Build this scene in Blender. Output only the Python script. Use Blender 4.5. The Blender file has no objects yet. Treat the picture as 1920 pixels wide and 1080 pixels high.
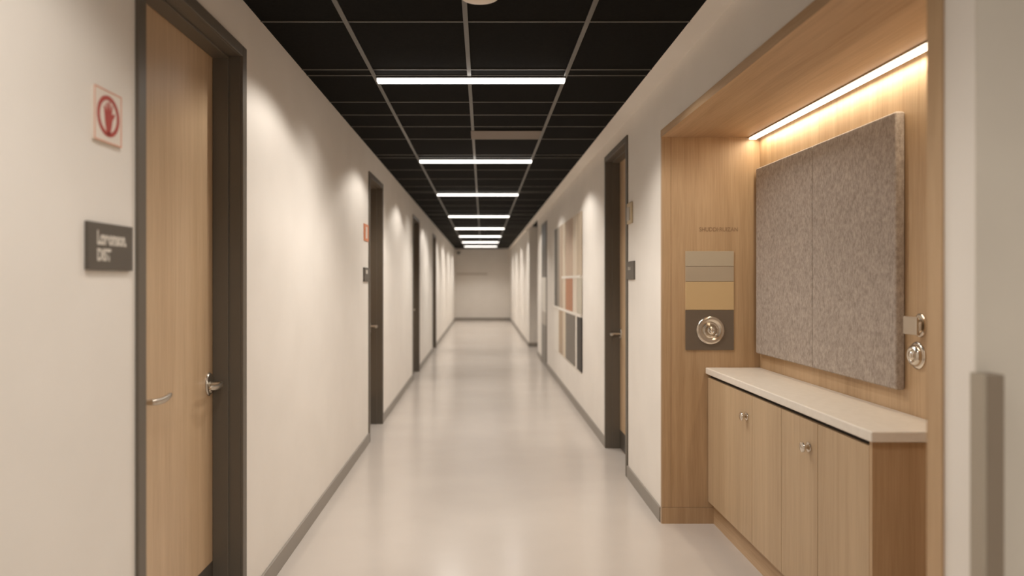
import bpy, bmesh, math, random
from mathutils import Vector, Matrix
random.seed(4)
C = bpy.context.scene.collection
SC = bpy.context.scene
R = math.radians

# ------------------------------------------------------------ camera / world / exposure
EYE = 1.5
cam_d = bpy.data.cameras.new('camera'); cam = bpy.data.objects.new('camera', cam_d); C.objects.link(cam)
cam.location = (0, 0, EYE); cam.rotation_euler = (R(90), 0, 0)
cam_d.sensor_width = 36; cam_d.lens = 24; cam_d.shift_x = 55/1920; cam_d.shift_y = -13/1920
cam_d.clip_start = 0.02
cam_d.dof.use_dof = True; cam_d.dof.focus_distance = 3.6; cam_d.dof.aperture_fstop = 1.15
SC.camera = cam
w = bpy.data.worlds.new('world'); SC.world = w; w.use_nodes = True
w.node_tree.nodes['Background'].inputs[0].default_value = (1.0, 0.86, 0.7, 1)
w.node_tree.nodes['Background'].inputs[1].default_value = 0.0
SC.view_settings.view_transform = 'Standard'; SC.view_settings.look = 'None'
SC.view_settings.gamma = 1; SC.view_settings.use_curve_mapping = False
SC.view_settings.exposure = 0.0
SC.cycles.max_bounces = 12; SC.cycles.diffuse_bounces = 8; SC.cycles.glossy_bounces = 4
SC.cycles.use_denoising = True
SC.cycles.sample_clamp_indirect = 6

LAMP_COL = (1.0, 0.945, 0.875)
BAR_POWER = 17       # area lamp of each ceiling bar
BAR_SPREAD = 125
POOL_POWER = 30      # two added spots per bar, without fittings, for the wall pools
LED_POWER = 7.2
LOBBY_FILL_POWER = 60

# ------------------------------------------------------------ layout
XL, XR = -1.06, 1.112        # wall planes
H = 2.742                    # ceiling
YN, YF = -3.2, 26.2          # corridor ends
NY0, NY1, NZ, NXB = 1.699, 4.224, 2.39, 1.716   # alcove opening, its ceiling, its back
WALL_END = 1.542             # right wall stops here, near side
PASS0, PASS1, XR2 = 13.82, 15.6, 1.06           # side passage far right

# ------------------------------------------------------------ materials
def mat(name, col, rough=0.5, metal=0.0, spec=0.5):
    m = bpy.data.materials.new(name); m.use_nodes = True
    b = m.node_tree.nodes['Principled BSDF']
    b.inputs['Base Color'].default_value = (*col, 1); b.inputs['Roughness'].default_value = rough
    b.inputs['Metallic'].default_value = metal; b.inputs['Specular IOR Level'].default_value = spec
    return m
def nodes(m): return m.node_tree.nodes, m.node_tree.links, m.node_tree.nodes['Principled BSDF']
def noise_mat(name, c0, c1, scale, rough=0.6, mapping=(1, 1, 1), detail=4, bump=0.0, lo=0.35, hi=0.65, spec=0.5, r2=None):
    m = mat(name, c0, rough, 0, spec); N, L, b = nodes(m)
    tc = N.new('ShaderNodeTexCoord'); mp = N.new('ShaderNodeMapping'); mp.inputs['Scale'].default_value = mapping
    nz = N.new('ShaderNodeTexNoise'); nz.inputs['Scale'].default_value = scale; nz.inputs['Detail'].default_value = detail
    cr = N.new('ShaderNodeValToRGB'); cr.color_ramp.elements[0].position = lo; cr.color_ramp.elements[1].position = hi
    cr.color_ramp.elements[0].color = (*c0, 1); cr.color_ramp.elements[1].color = (*c1, 1)
    L.new(tc.outputs['Object'], mp.inputs[0]); L.new(mp.outputs[0], nz.inputs['Vector'])
    L.new(nz.outputs['Fac'], cr.inputs[0]); L.new(cr.outputs[0], b.inputs['Base Color'])
    if bump:
        bp = N.new('ShaderNodeBump'); bp.inputs['Strength'].default_value = bump; bp.inputs['Distance'].default_value = 0.002
        L.new(nz.outputs['Fac'], bp.inputs['Height']); L.new(bp.outputs[0], b.inputs['Normal'])
    if r2 is not None:
        mr = N.new('ShaderNodeMapRange'); mr.inputs['To Min'].default_value = rough; mr.inputs['To Max'].default_value = r2
        L.new(nz.outputs['Fac'], mr.inputs['Value']); L.new(mr.outputs[0], b.inputs['Roughness'])
    return m
def wood(name, c0, c1, axis='z', rough=0.42, k=1.0):
    """fine straight grain running along one axis"""
    m = mat(name, c0, rough); N, L, b = nodes(m)
    tc = N.new('ShaderNodeTexCoord')
    def layer(s_across, s_along, detail, dist):
        mp = N.new('ShaderNodeMapping'); a = 'xyz'.index(axis); sc = [s_across]*3; sc[a] = s_along
        mp.inputs['Scale'].default_value = sc
        nz = N.new('ShaderNodeTexNoise'); nz.inputs['Scale'].default_value = 1; nz.inputs['Detail'].default_value = detail
        nz.inputs['Distortion'].default_value = dist
        L.new(tc.outputs['Object'], mp.inputs[0]); L.new(mp.outputs[0], nz.inputs['Vector']); return nz
    n1 = layer(22*k, 0.7, 4, 0.4); n2 = layer(160*k, 5, 2, 0.2); n3 = layer(5*k, 0.25, 1, 0.0)
    mx = N.new('ShaderNodeMix'); mx.inputs[0].default_value = 0.42
    L.new(n1.outputs['Fac'], mx.inputs[2]); L.new(n2.outputs['Fac'], mx.inputs[3])
    mx2 = N.new('ShaderNodeMix'); mx2.inputs[0].default_value = 0.3
    L.new(mx.outputs[0], mx2.inputs[2]); L.new(n3.outputs['Fac'], mx2.inputs[3])
    cr = N.new('ShaderNodeValToRGB'); cr.color_ramp.elements[0].position = 0.36; cr.color_ramp.elements[1].position = 0.62
    cr.color_ramp.elements[0].color = (*c0, 1); cr.color_ramp.elements[1].color = (*c1, 1)
    L.new(mx2.outputs[0], cr.inputs[0]); L.new(cr.outputs[0], b.inputs['Base Color'])
    bp = N.new('ShaderNodeBump'); bp.inputs['Strength'].default_value = 0.12; bp.inputs['Distance'].default_value = 0.001
    L.new(n2.outputs['Fac'], bp.inputs['Height']); L.new(bp.outputs[0], b.inputs['Normal'])
    return m
def emit(name, col, s):
    m = mat(name, (0.9, 0.9, 0.9), 0.5); b = m.node_tree.nodes['Principled BSDF']
    b.inputs['Emission Color'].default_value = (*col, 1); b.inputs['Emission Strength'].default_value = s
    return m

M = {}
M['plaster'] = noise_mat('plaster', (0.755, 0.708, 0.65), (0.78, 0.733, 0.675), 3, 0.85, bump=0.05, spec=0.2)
M['plaster_shaded'] = noise_mat('plaster_shaded', (0.60, 0.55, 0.48), (0.63, 0.58, 0.505), 3, 0.85, bump=0.05, spec=0.2)  # darker plaster: shade on the camera-facing walls put into the colour
M['floor'] = noise_mat('polished_concrete', (0.52, 0.463, 0.413), (0.575, 0.515, 0.462), 1.3, 0.21, mapping=(1, 1.4, 1), detail=3, lo=0.2, hi=0.8, spec=0.6)
M['tile'] = noise_mat('black_ceiling_tile', (0.0060, 0.0052, 0.0040), (0.0085, 0.0075, 0.006), 60, 0.9, spec=0.08)
M['tbar'] = mat('grey_ceiling_rail', (0.095, 0.086, 0.070), 0.4, 0.2)
M['frame'] = mat('dark_bronze_steel', (0.125, 0.104, 0.08), 0.42, 0.0, 0.5)
M['base'] = mat('grey_vinyl_skirting', (0.28, 0.25, 0.215), 0.5)
M['oak_door'] = wood('oak_door_veneer', (0.46, 0.31, 0.18), (0.60, 0.43, 0.27), 'z', 0.33)
M['oak'] = wood('oak_veneer', (0.385, 0.245, 0.128), (0.53, 0.36, 0.21), 'z', 0.45)
M['oak_y'] = wood('oak_veneer_lengthwise', (0.395, 0.255, 0.138), (0.55, 0.375, 0.225), 'y', 0.45)
M['oak_cab'] = wood('oak_cabinet_veneer', (0.415, 0.29, 0.173), (0.53, 0.385, 0.24), 'z', 0.45)
M['oak_edge'] = wood('oak_edging', (0.46, 0.34, 0.23), (0.55, 0.42, 0.30), 'z', 0.5)
M['stone'] = noise_mat('cream_solid_surface', (0.74, 0.68, 0.60), (0.78, 0.72, 0.64), 30, 0.3)
M['dark'] = mat('dark_gap', (0.03, 0.025, 0.02), 0.8)
M['kick'] = mat('dark_kick_plate', (0.075, 0.063, 0.05), 0.4)
M['chrome'] = mat('polished_nickel', (0.72, 0.66, 0.58), 0.2, 1.0)
M['satin'] = mat('satin_nickel', (0.62, 0.56, 0.48), 0.3, 1.0)
M['white_plastic'] = mat('white_plastic', (0.72, 0.62, 0.52), 0.4)
M['sign_dark'] = mat('sign_dark_grey', (0.10, 0.085, 0.068), 0.45)
M['sign_text'] = mat('sign_light_lettering', (0.62, 0.57, 0.50), 0.5)
M['sign_white'] = mat('sign_cream', (0.74, 0.66, 0.58), 0.5)
M['red'] = mat('sign_red', (0.40, 0.05, 0.034), 0.45)
M['orange'] = mat('sign_orange', (0.66, 0.25, 0.13), 0.5)
M['vent'] = mat('brown_ceiling_panel', (0.16, 0.12, 0.09), 0.6)
M['text_brown'] = mat('engraved_brown', (0.30, 0.185, 0.10), 0.7)
M['guard'] = mat('brown_guard', (0.235, 0.185, 0.135), 0.5)
M['guard_side'] = mat('grey_guard_side', (0.36, 0.31, 0.245), 0.5)
M['bar_glow'] = emit('bar_diffuser', (1.0, 0.94, 0.87), 4.0)
M['led_glow'] = emit('led_diffuser', (1.0, 0.88, 0.72), 3.0)
M['housing'] = mat('black_housing', (0.03, 0.027, 0.023), 0.5)

def felt_mat():
    m = mat('mottled_grey_felt', (0.3, 0.26, 0.22), 0.95, 0, 0.1); N, L, b = nodes(m)
    tc = N.new('ShaderNodeTexCoord')
    n = []
    for sc, det, mpv in ((95, 4, (1, 1, .55)), (38, 3, (1, 1, .8)), (330, 2, (1, 1, 1))):
        mp = N.new('ShaderNodeMapping'); mp.inputs['Scale'].default_value = mpv
        z = N.new('ShaderNodeTexNoise'); z.inputs['Scale'].default_value = sc; z.inputs['Detail'].default_value = det
        L.new(tc.outputs['Object'], mp.inputs[0]); L.new(mp.outputs[0], z.inputs['Vector']); n.append(z)
    a = N.new('ShaderNodeMix'); a.inputs[0].default_value = 0.4
    L.new(n[0].outputs['Fac'], a.inputs[2]); L.new(n[1].outputs['Fac'], a.inputs[3])
    a2 = N.new('ShaderNodeMix'); a2.inputs[0].default_value = 0.3
    L.new(a.outputs[0], a2.inputs[2]); L.new(n[2].outputs['Fac'], a2.inputs[3])
    cr = N.new('ShaderNodeValToRGB')
    cr.color_ramp.elements[0].position = 0.38; cr.color_ramp.elements[1].position = 0.60
    cr.color_ramp.elements[0].color = (0.28, 0.232, 0.195, 1); cr.color_ramp.elements[1].color = (0.47, 0.40, 0.345, 1)
    L.new(a2.outputs[0], cr.inputs[0]); L.new(cr.outputs[0], b.inputs['Base Color'])
    bp = N.new('ShaderNodeBump'); bp.inputs['Strength'].default_value = 0.5; bp.inputs['Distance'].default_value = 0.003
    L.new(a2.outputs[0], bp.inputs['Height']); L.new(bp.outputs[0], b.inputs['Normal'])
    return m
M['felt'] = felt_mat()

# ------------------------------------------------------------ mesh helpers (all shapes given in world coordinates)
class MB:
    def __init__(s): s.v = []; s.f = []; s.sm = []
    def add(s, vs, fs, smooth=False):
        n = len(s.v); s.v += [tuple(p) for p in vs]; s.f += [tuple(i+n for i in f) for f in fs]; s.sm += [smooth]*len(fs); return s
    def box(s, x0, x1, y0, y1, z0, z1):
        if x0 > x1: x0, x1 = x1, x0
        if y0 > y1: y0, y1 = y1, y0
        if z0 > z1: z0, z1 = z1, z0
        vs = [(x0,y0,z0),(x1,y0,z0),(x1,y1,z0),(x0,y1,z0),(x0,y0,z1),(x1,y0,z1),(x1,y1,z1),(x0,y1,z1)]
        return s.add(vs, [(0,3,2,1),(4,5,6,7),(0,1,5,4),(1,2,6,5),(2,3,7,6),(3,0,4,7)])
    def lathe(s, o, ax, up, prof, n=32, sq=1.0):
        """prof: (radius, distance along ax); up: radial axis; sq squashes the third axis"""
        o = Vector(o); ax = Vector(ax); up = Vector(up); sd = ax.cross(up)
        vs = []
        for r, d in prof:
            for i in range(n):
                a = 2*math.pi*i/n
                vs.append(o + ax*d + up*(r*math.cos(a)) + sd*(r*sq*math.sin(a)))
        fs = []
        for j in range(len(prof)-1):
            for i in range(n):
                k = (i+1) % n
                fs.append((j*n+i, j*n+k, (j+1)*n+k, (j+1)*n+i))
        fs.append(tuple(range(n))[::-1]); fs.append(tuple((len(prof)-1)*n+i for i in range(n)))
        return s.add(vs, fs, True)
    def tube(s, pts, rad, n=14, flat=(1, 1), up=(0, 0, 1)):
        pts = [Vector(p) for p in pts]; up = Vector(up); vs = []; m = len(pts)
        for j, p in enumerate(pts):
            t = (pts[min(j+1, m-1)] - pts[max(j-1, 0)]).normalized()
            a = t.cross(up).normalized(); b = a.cross(t).normalized(); r = rad[j] if isinstance(rad, (list, tuple)) else rad
            for i in range(n):
                q = 2*math.pi*i/n
                vs.append(p + a*(r*flat[0]*math.cos(q)) + b*(r*flat[1]*math.sin(q)))
        fs = [(j*n+i, j*n+(i+1) % n, (j+1)*n+(i+1) % n, (j+1)*n+i) for j in range(m-1) for i in range(n)]
        fs.append(tuple(range(n))[::-1]); fs.append(tuple((m-1)*n+i for i in range(n)))
        return s.add(vs, fs, True)
    def poly(s, o, ux, uy, nrm, pts, th):
        """flat outline pts (2-D) extruded by th along nrm"""
        o = Vector(o); ux = Vector(ux); uy = Vector(uy); nrm = Vector(nrm); n = len(pts)
        a = [o+ux*p[0]+uy*p[1] for p in pts]; b = [q+nrm*th for q in a]
        fs = [tuple(range(n))[::-1], tuple(range(n, 2*n))] + [(i, (i+1) % n, n+(i+1) % n, n+i) for i in range(n)]
        return s.add(a+b, fs)
    def build(s, name, m, parent=None, bevel=0.0, seg=2, origin=None):
        o0 = Vector(origin) if origin is not None else Vector((0, 0, 0))
        if parent is not None: o0 = world_loc(parent)
        me = bpy.data.meshes.new(name); me.from_pydata([tuple(Vector(p)-o0) for p in s.v], [], s.f)
        bm = bmesh.new(); bm.from_mesh(me); bmesh.ops.recalc_face_normals(bm, faces=bm.faces); bm.to_mesh(me); bm.free()
        me.polygons.foreach_set('use_smooth', s.sm); me.materials.append(M[m]); me.update()
        if any(s.sm):
            try: me.set_sharp_from_angle(angle=R(38))
            except Exception: pass
        o = bpy.data.objects.new(name, me); C.objects.link(o)
        if parent is not None: o.parent = parent
        else: o.location = o0
        if bevel:
            md = o.modifiers.new('bevel', 'BEVEL'); md.width = bevel; md.segments = seg; md.limit_method = 'ANGLE'; md.angle_limit = R(50)
        return o
def world_loc(o):
    p = Vector(o.location)
    while o.parent is not None: o = o.parent; p += Vector(o.location)
    return p
def thing(name, loc, label, cat, group=None, kind=None):
    o = bpy.data.objects.new(name, None); C.objects.link(o); o.location = loc; o.empty_display_size = 0.1
    return tag(o, label, cat, group, kind)
def tag(o, label, cat, group=None, kind=None):
    o['label'] = label; o['category'] = cat
    if group: o['group'] = group
    if kind: o['kind'] = kind
    return o
def struct(o, label=None):
    o['kind'] = 'structure'
    if label: o['label'] = label
    return o
def text(name, body, loc, rot, cap, width, m, parent, ext=0.0006, bold=0.0):
    """lettering as a mesh: cap height and total width in metres, loc = left end, middle of the capitals"""
    cu = bpy.data.curves.new(name, 'FONT'); cu.body = body; cu.size = 1; cu.offset = bold
    tmp = bpy.data.objects.new(name, cu); C.objects.link(tmp)
    bpy.context.view_layer.update()
    me = bpy.data.meshes.new_from_object(tmp.evaluated_get(bpy.context.evaluated_depsgraph_get()))
    bpy.data.objects.remove(tmp); bpy.data.curves.remove(cu)
    xs = [v.co.x for v in me.vertices]; x0 = min(xs); kx = width/(max(xs)-x0); kz = cap/0.70
    for v in me.vertices: v.co = ((v.co.x-x0)*kx, (v.co.y-.35)*kz, ext)
    me.materials.clear(); me.materials.append(M[m])
    o = bpy.data.objects.new(name, me); C.objects.link(o); o.parent = parent
    o.location = Vector(loc) - world_loc(parent); o.rotation_euler = rot
    return o
ROT_L = (R(90), 0, R(90)); ROT_R = (R(90), 0, R(-90)); ROT_F = (R(90), 0, 0)

# ------------------------------------------------------------ structure
XS = 3.4    # far side of the space beside the camera
struct(MB().box(-1.4, XS+.2, YN-.2, YF+.2, -0.1, 0.0).build('floor', 'floor'), 'pale polished concrete corridor floor')

DOORS_L = [(2.081, 3.035), (6.328, 7.212), (10.32, 11.37), (14.42, 15.42)]
DOORS_R = [(5.215, 6.175, 2.617), (11.78, 12.75, 2.55)]
LZ = 2.53
CW, PR, REC = 0.048, 0.012, 0.119      # casing width, casing proud of the wall, depth of recess

def wall_with_doors(x0, x1, y0, y1, doors, extra=()):
    mb = MB(); y = y0
    for (a, b, z) in sorted(list(doors)+list(extra)):
        if a > y: mb.box(x0, x1, y, a, 0, H)
        mb.box(x0, x1, a, b, z, H); y = b
    if y1 > y: mb.box(x0, x1, y, y1, 0, H)
    return mb
e = CW*0.5
struct(wall_with_doors(XL-.25, XL, YN, YF, [(a+e, b-e, LZ-e) for a, b in DOORS_L]).build('wall_left', 'plaster'), 'long cream left corridor wall')
struct(wall_with_doors(XR, XR+.25, WALL_END, PASS0, [(a+e, b-e, z-e) for a, b, z in DOORS_R],
       [(NY0-.045, NY1+.012, NZ+.035)]).build('wall_right', 'plaster'), 'long cream right corridor wall with a wood alcove')
struct(MB().box(XR2, XR2+.25, PASS1, YF, 0, H).box(XR2+.25, XS, PASS1, PASS1+.2, 0, H).box(XR+.25, XS, PASS0-.2, PASS0, 0, H)
       .box(XS, XS+.2, PASS0-.2, PASS1+.2, 0, H).build('wall_passage', 'plaster'), 'cream wall beyond the side passage on the right')
struct(MB().box(XR+.25, XS, WALL_END, WALL_END+.10, 0, H).box(XS, XS+.2, YN, WALL_END+.10, 0, H).build('wall_near', 'plaster_shaded'), 'wall turning away at the right edge, shade put into its colour')
struct(MB().box(XR+.001, XR+.25, WALL_END-.004, WALL_END, 0, H).build('wall_return', 'plaster_shaded'), 'end face of the right wall, shade put into its colour')
struct(MB().box(XL-.25, XR2+.25, YF, YF+.2, 0, H).build('wall_far', 'plaster'), 'cream end wall of the corridor')
struct(MB().box(XL-.25, XS+.2, YN-.2, YN, 0, H).build('wall_back', 'plaster'))
# ceiling of black tiles, its grey rails, plaster margin on the right
MARG = .990
ceil = struct(MB().box(XL-.25, XS+.2, YN-.2, YF+.2, H, H+.1).build('ceiling', 'tile'), 'black tiled suspended ceiling')
rails = [-.654, -.081, .50]
cross = [3.296-.747*k for k in range(0, 9)][::-1] + [4.043, 4.158, 4.777, 5.145, 5.535, 6.02, 6.78, 6.93]
y = 7.5
LIGHTS = [1.36, 4.16, 6.97, 9.66, 12.92, 15.9, 18.7, 21.5, 24.1]
for a, b in zip(LIGHTS[2:], LIGHTS[3:]+[YF]):
    d = b-a
    cross += [a+d*.27, a+d*.52, a+d*.77]
    if b < YF: cross += [b-.11, b+.005]
cross = [c*.99 for c in cross]
g = MB()
for x in rails: g.box(x-.0115, x+.0115, YN, YF, H-.006, H)
for yy in cross: g.box(XL, MARG if yy < PASS0 else MARG, yy-.0055, yy+.0055, H-.004, H)
gr = g.build('ceiling_rail', 'tbar', ceil)
struct(MB().box(MARG, XR, WALL_END, YF, H-.003, H).build('trim_1', 'plaster'), 'narrow cream plaster margin between right wall and black ceiling')

# skirting
def skirt(name, segs, label):
    mb = MB()
    for s in segs: mb.box(*s)
    return struct(mb.build(name, 'base', bevel=.002), label)
BH, BT = 0.092, 0.012
segs = []; y = YN
for a, b in DOORS_L+[(YF, YF)]:
    if a-.003 > y: segs.append((XL, XL+BT, y, a-.003, 0, BH))
    y = b+.003
skirt('baseboard_left', segs, 'grey skirting along the left wall')
segs = []; y = NY1+.028
for a, b, z in DOORS_R+[(PASS0, PASS0, 0)]:
    if a-.003 > y: segs.append((XR, XR-BT, y, a-.003, 0, BH))
    y = b+.003
skirt('baseboard_right', segs + [(XR, XR-BT, WALL_END, NY0-.058, 0, BH)], 'grey skirting along the right wall')
skirt('baseboard_passage', [(XR2, XR2-BT, PASS1-BT, YF-BT, 0, BH), (XR2-BT, XS, PASS1-BT, PASS1, 0, BH)], 'grey skirting past the side passage')
skirt('baseboard_far', [(XL+BT, XR2-BT, YF-BT, YF, 0, BH)], 'grey skirting on the end wall')

# ------------------------------------------------------------ door furniture
def lever(parent, X, y, z, nx, dy, drop=0.0, m='satin', L=.115, pj=0.0):
    """lever handle on a leaf face at X looking along nx; lever points along dy"""
    h = MB()
    h.lathe((X, y, z), (nx, 0, 0), (0, 0, 1), [(.050, 0), (.050, .004), (.046, .008), (.018, .010)], 36, sq=.76)
    h.tube([(X+nx*.006, y, z), (X+nx*.03, y, z), (X+nx*(.052+pj), y, z+.001)], [.011, .010, .011], 16)
    pts = []; rad = []
    for i in range(11):
        t = i/10
        pts.append((X+nx*(.053+pj+.006*math.sin(t*math.pi)), y+dy*(-.012+t*(L+.012)), z+.002+drop*math.sin(t*math.pi/2)**2 - .006*math.sin(math.pi*t)))
        rad.append(.0095+.002*math.sin(math.pi*t) - (.003 if i in (0, 10) else 0))
    h.tube(pts, rad, 16, flat=(.8, 1.0))
    h.lathe((X, y, z-.030), (nx, 0, 0), (0, 0, 1), [(.008, .004), (.008, .0125), (.006, .014)], 16)
    return h.build('lever_handle', m, parent)

def door(idx, side, a, b, z, label, kick=.2, handles=(), bands=None):
    """side -1: left wall, +1: right wall. a..b outer casing along the corridor"""
    X0 = XL if side < 0 else XR; s = side; xf = X0 - s*PR; xb = X0 + s*REC; xw = X0 + s*.2
    t = thing('door_%d' % idx, (X0+s*.1, (a+b)/2, 0), label, 'door', None, 'structure')
    f = MB()
    # casing faces + jambs wrapped through the opening, as one pressed steel frame
    i0, i1, iz = a+CW, b-CW, z-CW
    f.box(xf, X0, a, i0, 0, z); f.box(xf, X0, i1, b, 0, z); f.box(xf, X0, i0, i1, iz, z)
    f.box(X0, xw, a+e+.001, i0, 0, iz); f.box(X0, xw, i1, b-e-.001, 0, iz); f.box(X0, xw, a+e+.001, b-e-.001, iz, z-e-.001)
    # stepped rebate
    xs = X0 + s*.05
    f.box(xs, xb-s*.001, i0, i0+.010, 0, iz); f.box(xs, xb-s*.001, i1-.010, i1, 0, iz); f.box(xs, xb-s*.001, i0, i1, iz-.010, iz)
    f.build('door_frame', 'frame', t, bevel=.002)
    lf = MB().box(xb, xb+s*.045, i0+.002, i1-.002, .006, iz-.002)
    if bands is None:
        leaf = lf.build('door_leaf', 'oak_door', t, bevel=.001)
        MB().box(xb, xb-s*.002, i0+.012, i1-.012, .008, kick).build('kick_plate', 'kick', leaf)
        for (hy, hz, dy, dr, L, *pj) in handles: lever(leaf, xb, hy, hz, -s, dy, dr, L=L, pj=pj[0] if pj else 0)
    else:
        for k, (z0, z1, mm) in enumerate(bands):
            MB().box(xf+s*.002, xb+s*.045, i0+.001, i1-.001, z0, z1-.002).build('door_panel', mm, t)
    return t
M['grey_panel'] = mat('grey_panel', (0.20, 0.18, 0.155), 0.5); M['light_panel'] = mat('light_panel', (0.60, 0.56, 0.50), 0.5)
M['mid_panel'] = mat('mid_panel', (0.42, 0.38, 0.33), 0.5); M['black_panel'] = mat('black_panel', (0.05, 0.043, 0.035), 0.35)
door(1, -1, *DOORS_L[0], LZ, 'tall oak door in dark frame nearest on the left, with two lever handles', .28,
     [(2.938, 1.056, -1, .0, .12), (2.335, 1.085, 1, .004, .13)])
door(2, -1, *DOORS_L[1], LZ-.01, 'second dark framed door along the left wall, beside small orange sign', .28,
     [(7.10, 1.03, -1, .0, .12, .025), (6.80, 1.0, -1, 0, .1)])
door(3, -1, *DOORS_L[2], LZ-.02, 'third dark framed door along the left wall', .28, [(11.26, 1.03, -1, .0, .12)])
door(4, -1, *DOORS_L[3], LZ-.02, 'farthest dark framed door visible on the left wall', .28, [(15.31, 1.03, -1, .0, .12)])
door(5, 1, *DOORS_R[0], 'dark framed oak door on the right between alcove and colour sample display', .17, [(6.085, 1.03, -1, .0, .11, .035)])
door(6, 1, *DOORS_R[1], 'far right narrow framed door with black, pale and grey panels', bands=[(0, .72, 'grey_panel'), (.72, .95, 'mid_panel'), (.95, 1.57, 'light_panel'), (1.57, 2.50, 'black_panel')])

# ------------------------------------------------------------ ceiling lights
ordn = ['', 'nearest', 'second nearest', 'third nearest', 'fourth nearest', 'fifth nearest', 'sixth nearest', 'seventh nearest', 'farthest']
def ceiling_bar(y, i, k=1.0, offs=(0, 0), ks=(1, 1)):
    x0, x1 = -.642, .50
    t = thing('ceiling_light', ((x0+x1)/2, y, H), '%s glowing white light bar across the black ceiling' % ordn[i] if i else 'glowing white light bar on the ceiling behind the camera', 'ceiling light', 'light bars across the corridor ceiling')
    MB().box(x0-.004, x1+.004, y-.034, y+.034, H-.012, H-.0065).build('housing', 'housing', t)
    MB().box(x0, x1, y-.028, y+.028, H-.034, H-.012).build('diffuser', 'bar_glow', t, bevel=.004)
    ld = bpy.data.lights.new('bar_lamp', 'AREA'); ld.shape = 'RECTANGLE'; ld.size = x1-x0-.02; ld.size_y = .05
    ld.energy = BAR_POWER*k; ld.color = LAMP_COL; ld.spread = R(BAR_SPREAD)
    lo = bpy.data.objects.new('bar_lamp', ld); C.objects.link(lo); lo.parent = t; lo.location = (0, 0, -.036)
    for x, dy, kk in ((-.40, offs[0], ks[0]), (.44, offs[1], ks[1])):
        sd = bpy.data.lights.new('added_pool_spot', 'SPOT'); sd.energy = POOL_POWER*kk; sd.color = LAMP_COL  # unseen spots added to throw the light pools on the walls
        sd.spot_size = R(139); sd.spot_blend = .30; sd.shadow_soft_size = .03
        so = bpy.data.objects.new('added_pool_spot', sd); C.objects.link(so); so.parent = t; so.location = (x-(x0+x1)/2, dy, -.04)
    return t
OFFS = [(-.3, -.3), (-.85, -.65), (-1.15, .2), (-1.2, 0), (-.8, 0)]  # shifts of the added spots along the corridor, away from their bars
for i, y in enumerate(LIGHTS): ceiling_bar(y, i, .6 if i == 0 else 1, OFFS[i] if i < len(OFFS) else (-.6, 0), (.6, .12) if i == 0 else (1, 1))
ceiling_bar(-1.48, 0, .3, ks=(.4, .05))
# added light, out of view, to brighten the near right wall
t = thing('ceiling_light', (2.35, -.9, H), 'added square light, out of view, brightening the near right wall', 'ceiling light')
MB().box(2.05, 2.65, -1.2, -.6, H-.03, H-.0065).build('diffuser', 'bar_glow', t)
ld = bpy.data.lights.new('lobby_fill', 'AREA'); ld.size = .55; ld.energy = LOBBY_FILL_POWER; ld.color = LAMP_COL
lo = bpy.data.objects.new('lobby_fill', ld); C.objects.link(lo); lo.parent = t; lo.location = (0, 0, -.035)

# ceiling panel and detector
t = thing('ceiling_grille', (.2, 5.77, H), 'brown rectangular panel set in the black ceiling between light bars', 'ceiling panel')
MB().box(-.098, .488, 5.61, 5.93, H-.010, H-.0065).build('grille_plate', 'vent', t, bevel=.002)
t = thing('smoke_detector', (-.012, 2.875, H), 'round white smoke detector on the ceiling at the top edge', 'smoke detector')
MB().lathe((-.012, 2.875, H), (0, 0, -1), (1, 0, 0), [(.105, .0065), (.105, .018), (.098, .022)], 48).build('base', 'white_plastic', t)
MB().lathe((-.012, 2.875, H), (0, 0, -1), (1, 0, 0), [(.092, .022), (.09, .034), (.080, .046), (.055, .055), (.03, .058), (.004, .059)], 48).build('cover', 'white_plastic', t)

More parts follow.
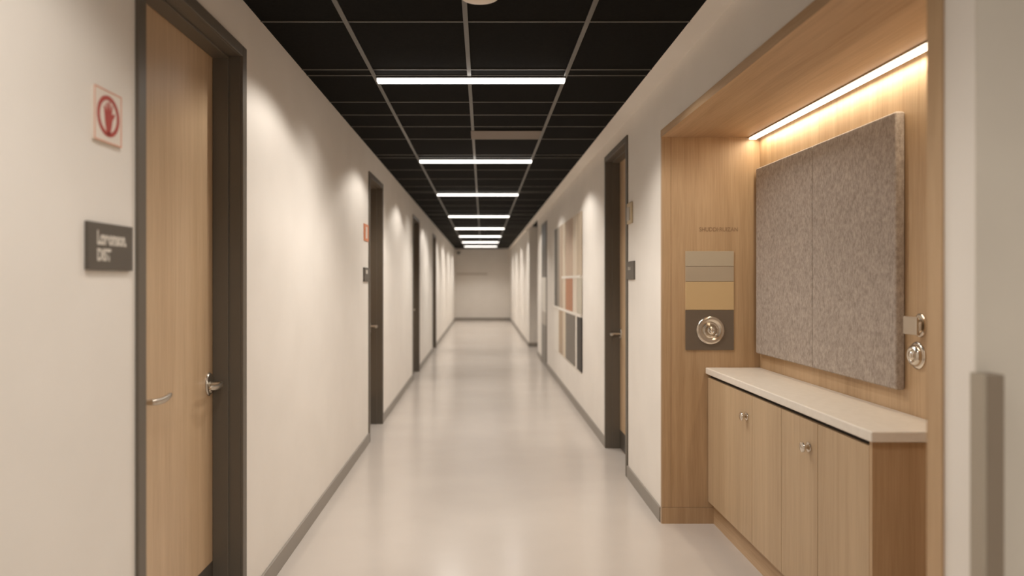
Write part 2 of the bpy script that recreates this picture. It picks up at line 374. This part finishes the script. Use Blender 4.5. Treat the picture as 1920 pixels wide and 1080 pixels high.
# ------------------------------------------------------------ signs
def plate(name, X, y0, y1, z0, z1, nx, m, label, cat, th=.012, group=None, bev=.0015):
    t = thing(name, (X, (y0+y1)/2, z0), label, cat, group)
    MB().box(X, X+nx*th, y0, y1, z0, z1).build('plate', m, t, bevel=bev)
    return t
t = plate('room_sign', XL, 1.816, 2.046, 1.53, 1.661, 1, 'sign_dark', 'dark grey room sign with pale lettering, left of nearest oak door', 'sign')
text('lettering', 'Lcnaomson.', (XL+.0122, 1.855, 1.620), ROT_L, .036, .152, 'sign_text', t, bold=.05)
text('lettering', 'DIST', (XL+.0122, 1.855, 1.573), ROT_L, .031, .070, 'sign_text', t, bold=.05)
def hand_sign(y0, y1, z0, z1, label, detail=True, m='red'):
    t = thing('warning_sign', (XL, (y0+y1)/2, z0), label, 'sign')
    MB().box(XL, XL+.008, y0, y1, z0, z1).build('plate', 'sign_white', t, bevel=.001)
    bw = .003; X = XL+.008
    MB().box(X, X+.001, y0, y1, z0, z0+bw).box(X, X+.001, y0, y1, z1-bw, z1).box(X, X+.001, y0, y0+bw, z0+bw, z1-bw).box(X, X+.001, y1-bw, y1, z0+bw, z1-bw).build('border', 'orange', t)
    cy, cz, r = (y0+y1)/2, (z0+z1)/2+.002, (z1-z0)*.39
    ring = MB(); n = 48; vs = []; fs = []
    for i in range(n):
        q = 2*math.pi*i/n
        for rr, dx in ((r, 0), (r, .0015), (r*.79, .0015), (r*.79, 0)):
            vs.append((X+dx, cy+rr*.98*math.cos(q), cz+rr*math.sin(q)))
    for i in range(n):
        k = (i+1) % n
        for j in range(4): fs.append((i*4+j, i*4+(j+1) % 4, k*4+(j+1) % 4, k*4+j))
    ring.add(vs, fs); ring.build('ring', m, t)
    s = r/.055
    pts = [(0.000, -.054), (.010, -.046), (.018, -.026), (.022, -.008), (.034, .004), (.037, .011), (.031, .013), (.021, .006), (.019, .012), (.023, .032), (.019, .035), (.012, .014),
           (.010, .016), (.008, .043), (.003, .043), (.001, .016), (-.002, .016), (-.007, .038), (-.012, .037), (-.010, .013), (-.013, .012), (-.021, .027), (-.026, .025), (-.022, .004), (-.018, -.020), (-.010, -.044)]
    MB().poly((X, cy, cz), (0, s*.85, 0), (0, 0, s*.95), (1, 0, 0), pts, .0015).build('hand', m, t)
    return t
hand_sign(1.849, 1.988, 1.887, 2.034, 'square cream sign with red ringed hand, above the dark room sign')
t = plate('room_sign', XL, 6.05, 6.31, 1.495, 1.622, 1, 'sign_dark', 'small dark room sign left of the second left door', 'sign')
MB().box(XL+.012, XL+.0135, 6.13, 6.22, 1.565, 1.60).build('mark', 'sign_text', t)
t = thing('warning_sign', (XL, 6.19, 1.863), 'small orange sign high beside the second left door', 'sign')
MB().box(XL, XL+.008, 6.07, 6.30, 1.863, 2.013).build('plate', 'orange', t, bevel=.001)
MB().box(XL+.008, XL+.0095, 6.145, 6.225, 1.885, 1.99).build('symbol', 'sign_white', t)
t = plate('room_sign', XR, 4.975, 5.205, 1.512, 1.648, -1, 'sign_dark', 'dark grey room sign beside the right oak door', 'sign')
text('lettering', 'ISU', (XR-.0122, 5.165, 1.595), ROT_R, .022, .085, 'sign_text', t, bold=.02)
M['mid_beige'] = mat('muted_tan', (0.58, 0.52, 0.455), 0.6)
M['tan_sign'] = mat('tan_sign', (0.52, 0.41, 0.26), 0.5)
t = plate('wall_switch', XR, 5.05, 5.205, 1.93, 2.09, -1, 'tan_sign', 'tan framed plate with grey insert above the right room sign', 'wall plate', .014, bev=.006)
MB().box(XR-.014, XR-.018, 5.10, 5.19, 1.955, 2.055).build('insert', 'mid_panel', t, bevel=.003)

# far wall
t = thing('wall_sign', (-.45, YF, 1.74), 'faint long tan sign on the end wall', 'sign')
MB().box(-1.0, .18, YF-.006, YF, 1.735, 1.82).build('plate', 'mid_beige', t)
t = thing('security_camera', (-.92, YF, 2.55), 'small dark camera high on the end wall at left', 'camera')
MB().box(-.97, -.87, YF-.03, YF, 2.53, 2.63).build('bracket', 'sign_dark', t)
MB().tube([(-.92, YF-.03, 2.585), (-.92, YF-.20, 2.565)], [.05, .05], 20).build('body', 'sign_dark', t)

# ------------------------------------------------------------ colour sample display on the right wall
t = thing('sample_display', (XR, 9.1, .45), 'white framed wall display of tan, orange, grey and black sample panels', 'wall display')
Y0, Y1 = 7.66, 10.58
yy = lambda px: 1280*(XR-.012)/(px-905)
M['frame_white'] = mat('cream_frame', (0.78, 0.73, 0.66), 0.5)
MB().box(XR, XR-.006, Y0, Y1, .46, 2.29).build('back_board', 'frame_white', t)
fr = MB(); 
fr.box(XR-.006, XR-.02, Y0, Y1, 1.09, 1.125)
fr.box(XR-.006, XR-.02, Y0, yy(1054), 1.535, 1.565)
fr.build('frame', 'frame_white', t)
def sw(px0, px1, z0, z1, col, label):
    k = 'sw_%d' % len(M); M[k] = mat('sample_colour', col, .55)
    o = MB().box(XR-.006, XR-.014, yy(px0), yy(px1), z0, z1).build('sample_panel', k, t); o['label'] = label
sw(1040, 1045, 1.125, 2.28, (.10, .085, .07), 'charcoal full height sample')
sw(1045, 1049.5, 1.125, 2.28, (.26, .225, .185), 'grey brown full height sample')
sw(1049.5, 1054, 1.125, 2.28, (.45, .35, .26), 'warm tan full height sample')
sw(1061, 1073, 1.565, 2.28, (.55, .415, .31), 'pinkish tan upper sample')
sw(1061, 1073, 1.125, 1.535, (.46, .215, .12), 'orange brown sample')
sw(1082, 1090.5, 1.565, 2.28, (.52, .42, .31), 'tan upper sample')
sw(1082, 1090.5, 1.125, 1.535, (.50, .45, .36), 'stone beige sample')
sw(1048, 1055, .48, 1.09, (.42, .31, .21), 'brown lower sample')
sw(1061, 1077.5, .48, 1.09, (.19, .165, .14), 'grey lower sample')
sw(1082, 1090.5, .48, 1.09, (.03, .024, .018), 'black lower sample')
sw(1055.5, 1060, .48, 1.09, (.66, .57, .45), 'cream lower sample')
sw(1055, 1060, 1.125, 2.28, (.66, .56, .44), 'cream upper sample')
sw(1074, 1081, 1.565, 2.28, (.70, .60, .48), 'pale cream upper sample')
sw(1074, 1081, 1.125, 1.535, (.70, .62, .52), 'pale cream middle sample')

# ------------------------------------------------------------ wood alcove
t = thing('alcove_lining', (XR+.3, (NY0+NY1)/2, 0), 'oak lined alcove recessed in the right wall around the counter', 'alcove lining')
pr = .006
side = MB().box(XR-.001, NXB, NY1, NY1+.011, 0.1, NZ).build('side_panel', 'oak', t); side['label'] = 'far side panel facing the camera'
MB().box(XR-.001, NXB, NY1-.003, NY1+.011, 0, .098).build('plinth_board', 'oak', t)
MB().box(XR-.001, NXB, NY0-.044, NY0, 0, NZ).build('side_panel', 'oak', t)
MB().box(NXB, NXB+.02, NY0-.044, NY1+.011, 0, NZ+.03).build('back_panel', 'oak', t)
MB().box(XR-.001, NXB, NY0-.044, NY1+.011, NZ, NZ+.03).build('top_panel', 'oak_y', t)
MB().box(XR-.007, XR-.001, NY1, NY1+.016, 0, NZ).build('edging', 'oak_edge', t)
MB().box(XR-.007, XR-.001, NY0-.056, NY0, 0, NZ).build('edging', 'oak', t)
MB().box(XR-.007, XR-.001, NY0-.056, NY1+.016, NZ, NZ+.045).build('edging', 'oak_y', t)
MB().box(XR+.052, XR+.054, NY1-.0008, NY1, .1, NZ).build('panel_joint', 'text_brown', t)

t = thing('led_strip', (1.67, 3, NZ), 'glowing warm light strip along the alcove ceiling', 'strip light')
MB().box(1.642, 1.70, NY0+.002, NY1-.002, NZ-.0065, NZ-.0008).build('channel', 'satin', t)
MB().box(1.646, 1.690, NY0+.004, NY1-.004, NZ-.016, NZ-.006).build('diffuser', 'led_glow', t, bevel=.003)
ld = bpy.data.lights.new('strip_lamp', 'AREA'); ld.shape = 'RECTANGLE'; ld.size = NY1-NY0-.05; ld.size_y = .036
ld.energy = LED_POWER; ld.color = (1.0, 0.87, 0.66)
lo = bpy.data.objects.new('strip_lamp', ld); C.objects.link(lo); lo.parent = t
lo.location = Vector((1.668, (NY0+NY1)/2, NZ-.018)) - world_loc(t); lo.rotation_euler = (0, 0, R(90))

# felt board
FX, FY0, FYM, FY1, FZ0, FZ1 = 1.676, 2.77, 3.474, 4.19, 1.058, 2.190
t = thing('felt_board', (NXB, 3.48, FZ0), 'mottled grey felt pinboard on the alcove back wall above the counter', 'pinboard')
for a, b in ((FY0, FYM-.001), (FYM+.001, FY1)):
    MB().box(FX, NXB-.001, a, b, FZ0, FZ1).build('felt_panel', 'felt', t, bevel=.009, seg=4)

# cabinet
KX, KY0, KY1, DZ0, DZ1 = 1.393, 2.442, NY1-.004, .137, .905
t = thing('base_cabinet', (1.55, 3.3, 0), 'oak veneer base cabinet with round knobs in the alcove', 'cabinet')
MB().box(KX+.019, NXB-.001, KY0+.018, KY1, DZ0, .926).build('carcass', 'dark', t)
MB().box(KX, NXB-.001, KY0-.001, KY0+.018, 0, .926).build('end_panel', 'oak', t, bevel=.001)
MB().box(KX+.035, NXB-.001, KY0+.018, KY1, 0, DZ0).build('plinth', 'oak_y', t)
bounds = [KY1, 3.531, 3.184, 2.839, KY0+.018]
def knob(parent, y, z):
    MB().lathe((KX, y, z), (-1, 0, 0), (0, 0, 1), [(.0215, 0), (.0225, .003), (.021, .007), (.013, .011), (.0075, .014), (.0075, .019), (.014, .022), (.0215, .026), (.0230, .030), (.021, .034), (.012, .037), (.002, .038)], 32).build('knob', 'chrome', parent)
for k in range(4):
    b, a = bounds[k], bounds[k+1]
    d = MB().box(KX, KX+.018, a+.0018, b-.0018, DZ0+.002, DZ1).build('cabinet_door', 'oak_cab', t, bevel=.0008)
    if k == 0: knob(d, 3.600, .787)
    if k == 2: knob(d, 2.912, .792)
ct = thing('countertop', (1.55, 3.3, .926), 'cream solid surface countertop on the oak cabinet', 'countertop')
o = MB().box(1.378, NXB-.001, 2.420, NY1-.001, .9265, .966)
o.build('slab', 'stone', ct, bevel=.006, seg=4)

# sample card stack on the side panel
FYp = NY1-.0005
def fplate(parent, name, x0, x1, z0, z1, m, th=.008, label=None):
    o = MB().box(x0, x1, FYp-th, FYp, z0, z1).build(name, m, parent, bevel=.001)
    if label: o['label'] = label
    return o
M['c1'] = mat('sample_beige', (.47, .40, .30), .5); M['c2'] = mat('sample_taupe', (.43, .355, .265), .5)
M['c3'] = mat('sample_ochre', (.60, .43, .23), .5); M['c4'] = mat('sample_brown', (.15, .115, .085), .45)
t = thing('sample_board', (1.40, FYp, 1.074), 'stacked beige, ochre and brown sample board on the oak side panel', 'sample board')
fplate(t, 'sample_panel', 1.254, 1.551, 1.592, 1.685, 'c1', label='beige top sample')
fplate(t, 'sample_panel', 1.254, 1.551, 1.498, 1.5895, 'c2', label='taupe second sample')
fplate(t, 'sample_panel', 1.254, 1.551, 1.322, 1.4955, 'c3', label='ochre yellow sample')
fplate(t, 'sample_panel', 1.254, 1.551, 1.074, 1.3195, 'c4', label='dark brown bottom sample')
t = thing('round_pull', (1.406, FYp-.008, 1.196), 'polished concentric round nickel pull on the brown sample', 'door pull')
MB().lathe((1.406, FYp-.0085, 1.196), (0, -1, 0), (0, 0, 1),
   [(.086, 0), (.086, .006), (.082, .011), (.074, .013), (.060, .009), (.052, .006), (.050, .010), (.047, .016), (.040, .018), (.033, .012), (.029, .008), (.027, .014), (.024, .022), (.016, .026), (.011, .022), (.006, .025), (.001, .026)], 64).build('pull', 'chrome', t)
t = thing('wood_lettering', (1.46, FYp, 1.82), 'small brown lettering on the oak side panel above the samples', 'lettering')
text('letters', 'SHUDDI·RUIZAN', (1.340, FYp-.0002, 1.820), ROT_F, .025, .238, 'text_brown', t, ext=.0006, bold=.01)

# hardware on the back wall of the alcove, near end
bx = NXB-.0005
t = thing('thumb_turn', (bx, 2.66, 1.32), 'polished square thumb turn latch above the round knob, right of felt board', 'latch')
MB().lathe((bx, 2.668, 1.327), (-1, 0, 0), (0, 0, 1), [(.048, 0), (.048, .005), (.045, .010), (.036, .013), (.024, .013)], 48, sq=.7).build('rose', 'chrome', t)
MB().tube([(bx-.010, 2.668, 1.348), (bx-.026, 2.668, 1.346), (bx-.036, 2.668, 1.338), (bx-.040, 2.668, 1.318), (bx-.034, 2.668, 1.300), (bx-.012, 2.668, 1.292)], .0085, 18, up=(0, 1, 0)).build('stem', 'chrome', t)
MB().box(bx-.044, bx-.054, 2.615, 2.700, 1.292, 1.362).build('turn_plate', 'satin', t, bevel=.003, seg=3)
t = thing('round_knob', (bx, 2.68, 1.20), 'polished round knob with domed centre below the thumb turn, right of felt board', 'door knob')  # round door knob: flat rose with a domed head
MB().lathe((bx, 2.690, 1.207), (-1, 0, 0), (0, 0, 1), [(.054, 0), (.054, .004), (.050, .008), (.044, .009)], 56, sq=.9).build('rose', 'chrome', t)
MB().lathe((bx-.009, 2.690, 1.207), (-1, 0, 0), (0, 0, 1), [(.043, 0), (.042, .008), (.038, .014), (.031, .018), (.024, .017), (.020, .013), (.0195, .019), (.016, .023), (.009, .026), (.001, .027)], 56, sq=.9).build('dome', 'chrome', t)

# guard post at the near right wall corner
t = thing('corner_guard', (1.13, 1.52, 0), 'slim brown and grey upright guard at the right wall corner', 'corner guard')
gy0, gy1 = 1.494, WALL_END-.0045
MB().box(1.0975, 1.103, gy0, gy1, 0, 1.295).build('side_plate', 'guard_side', t)
MB().box(1.103, 1.1425, gy0, gy1, 0, 1.295).build('post', 'guard', t, bevel=.002)
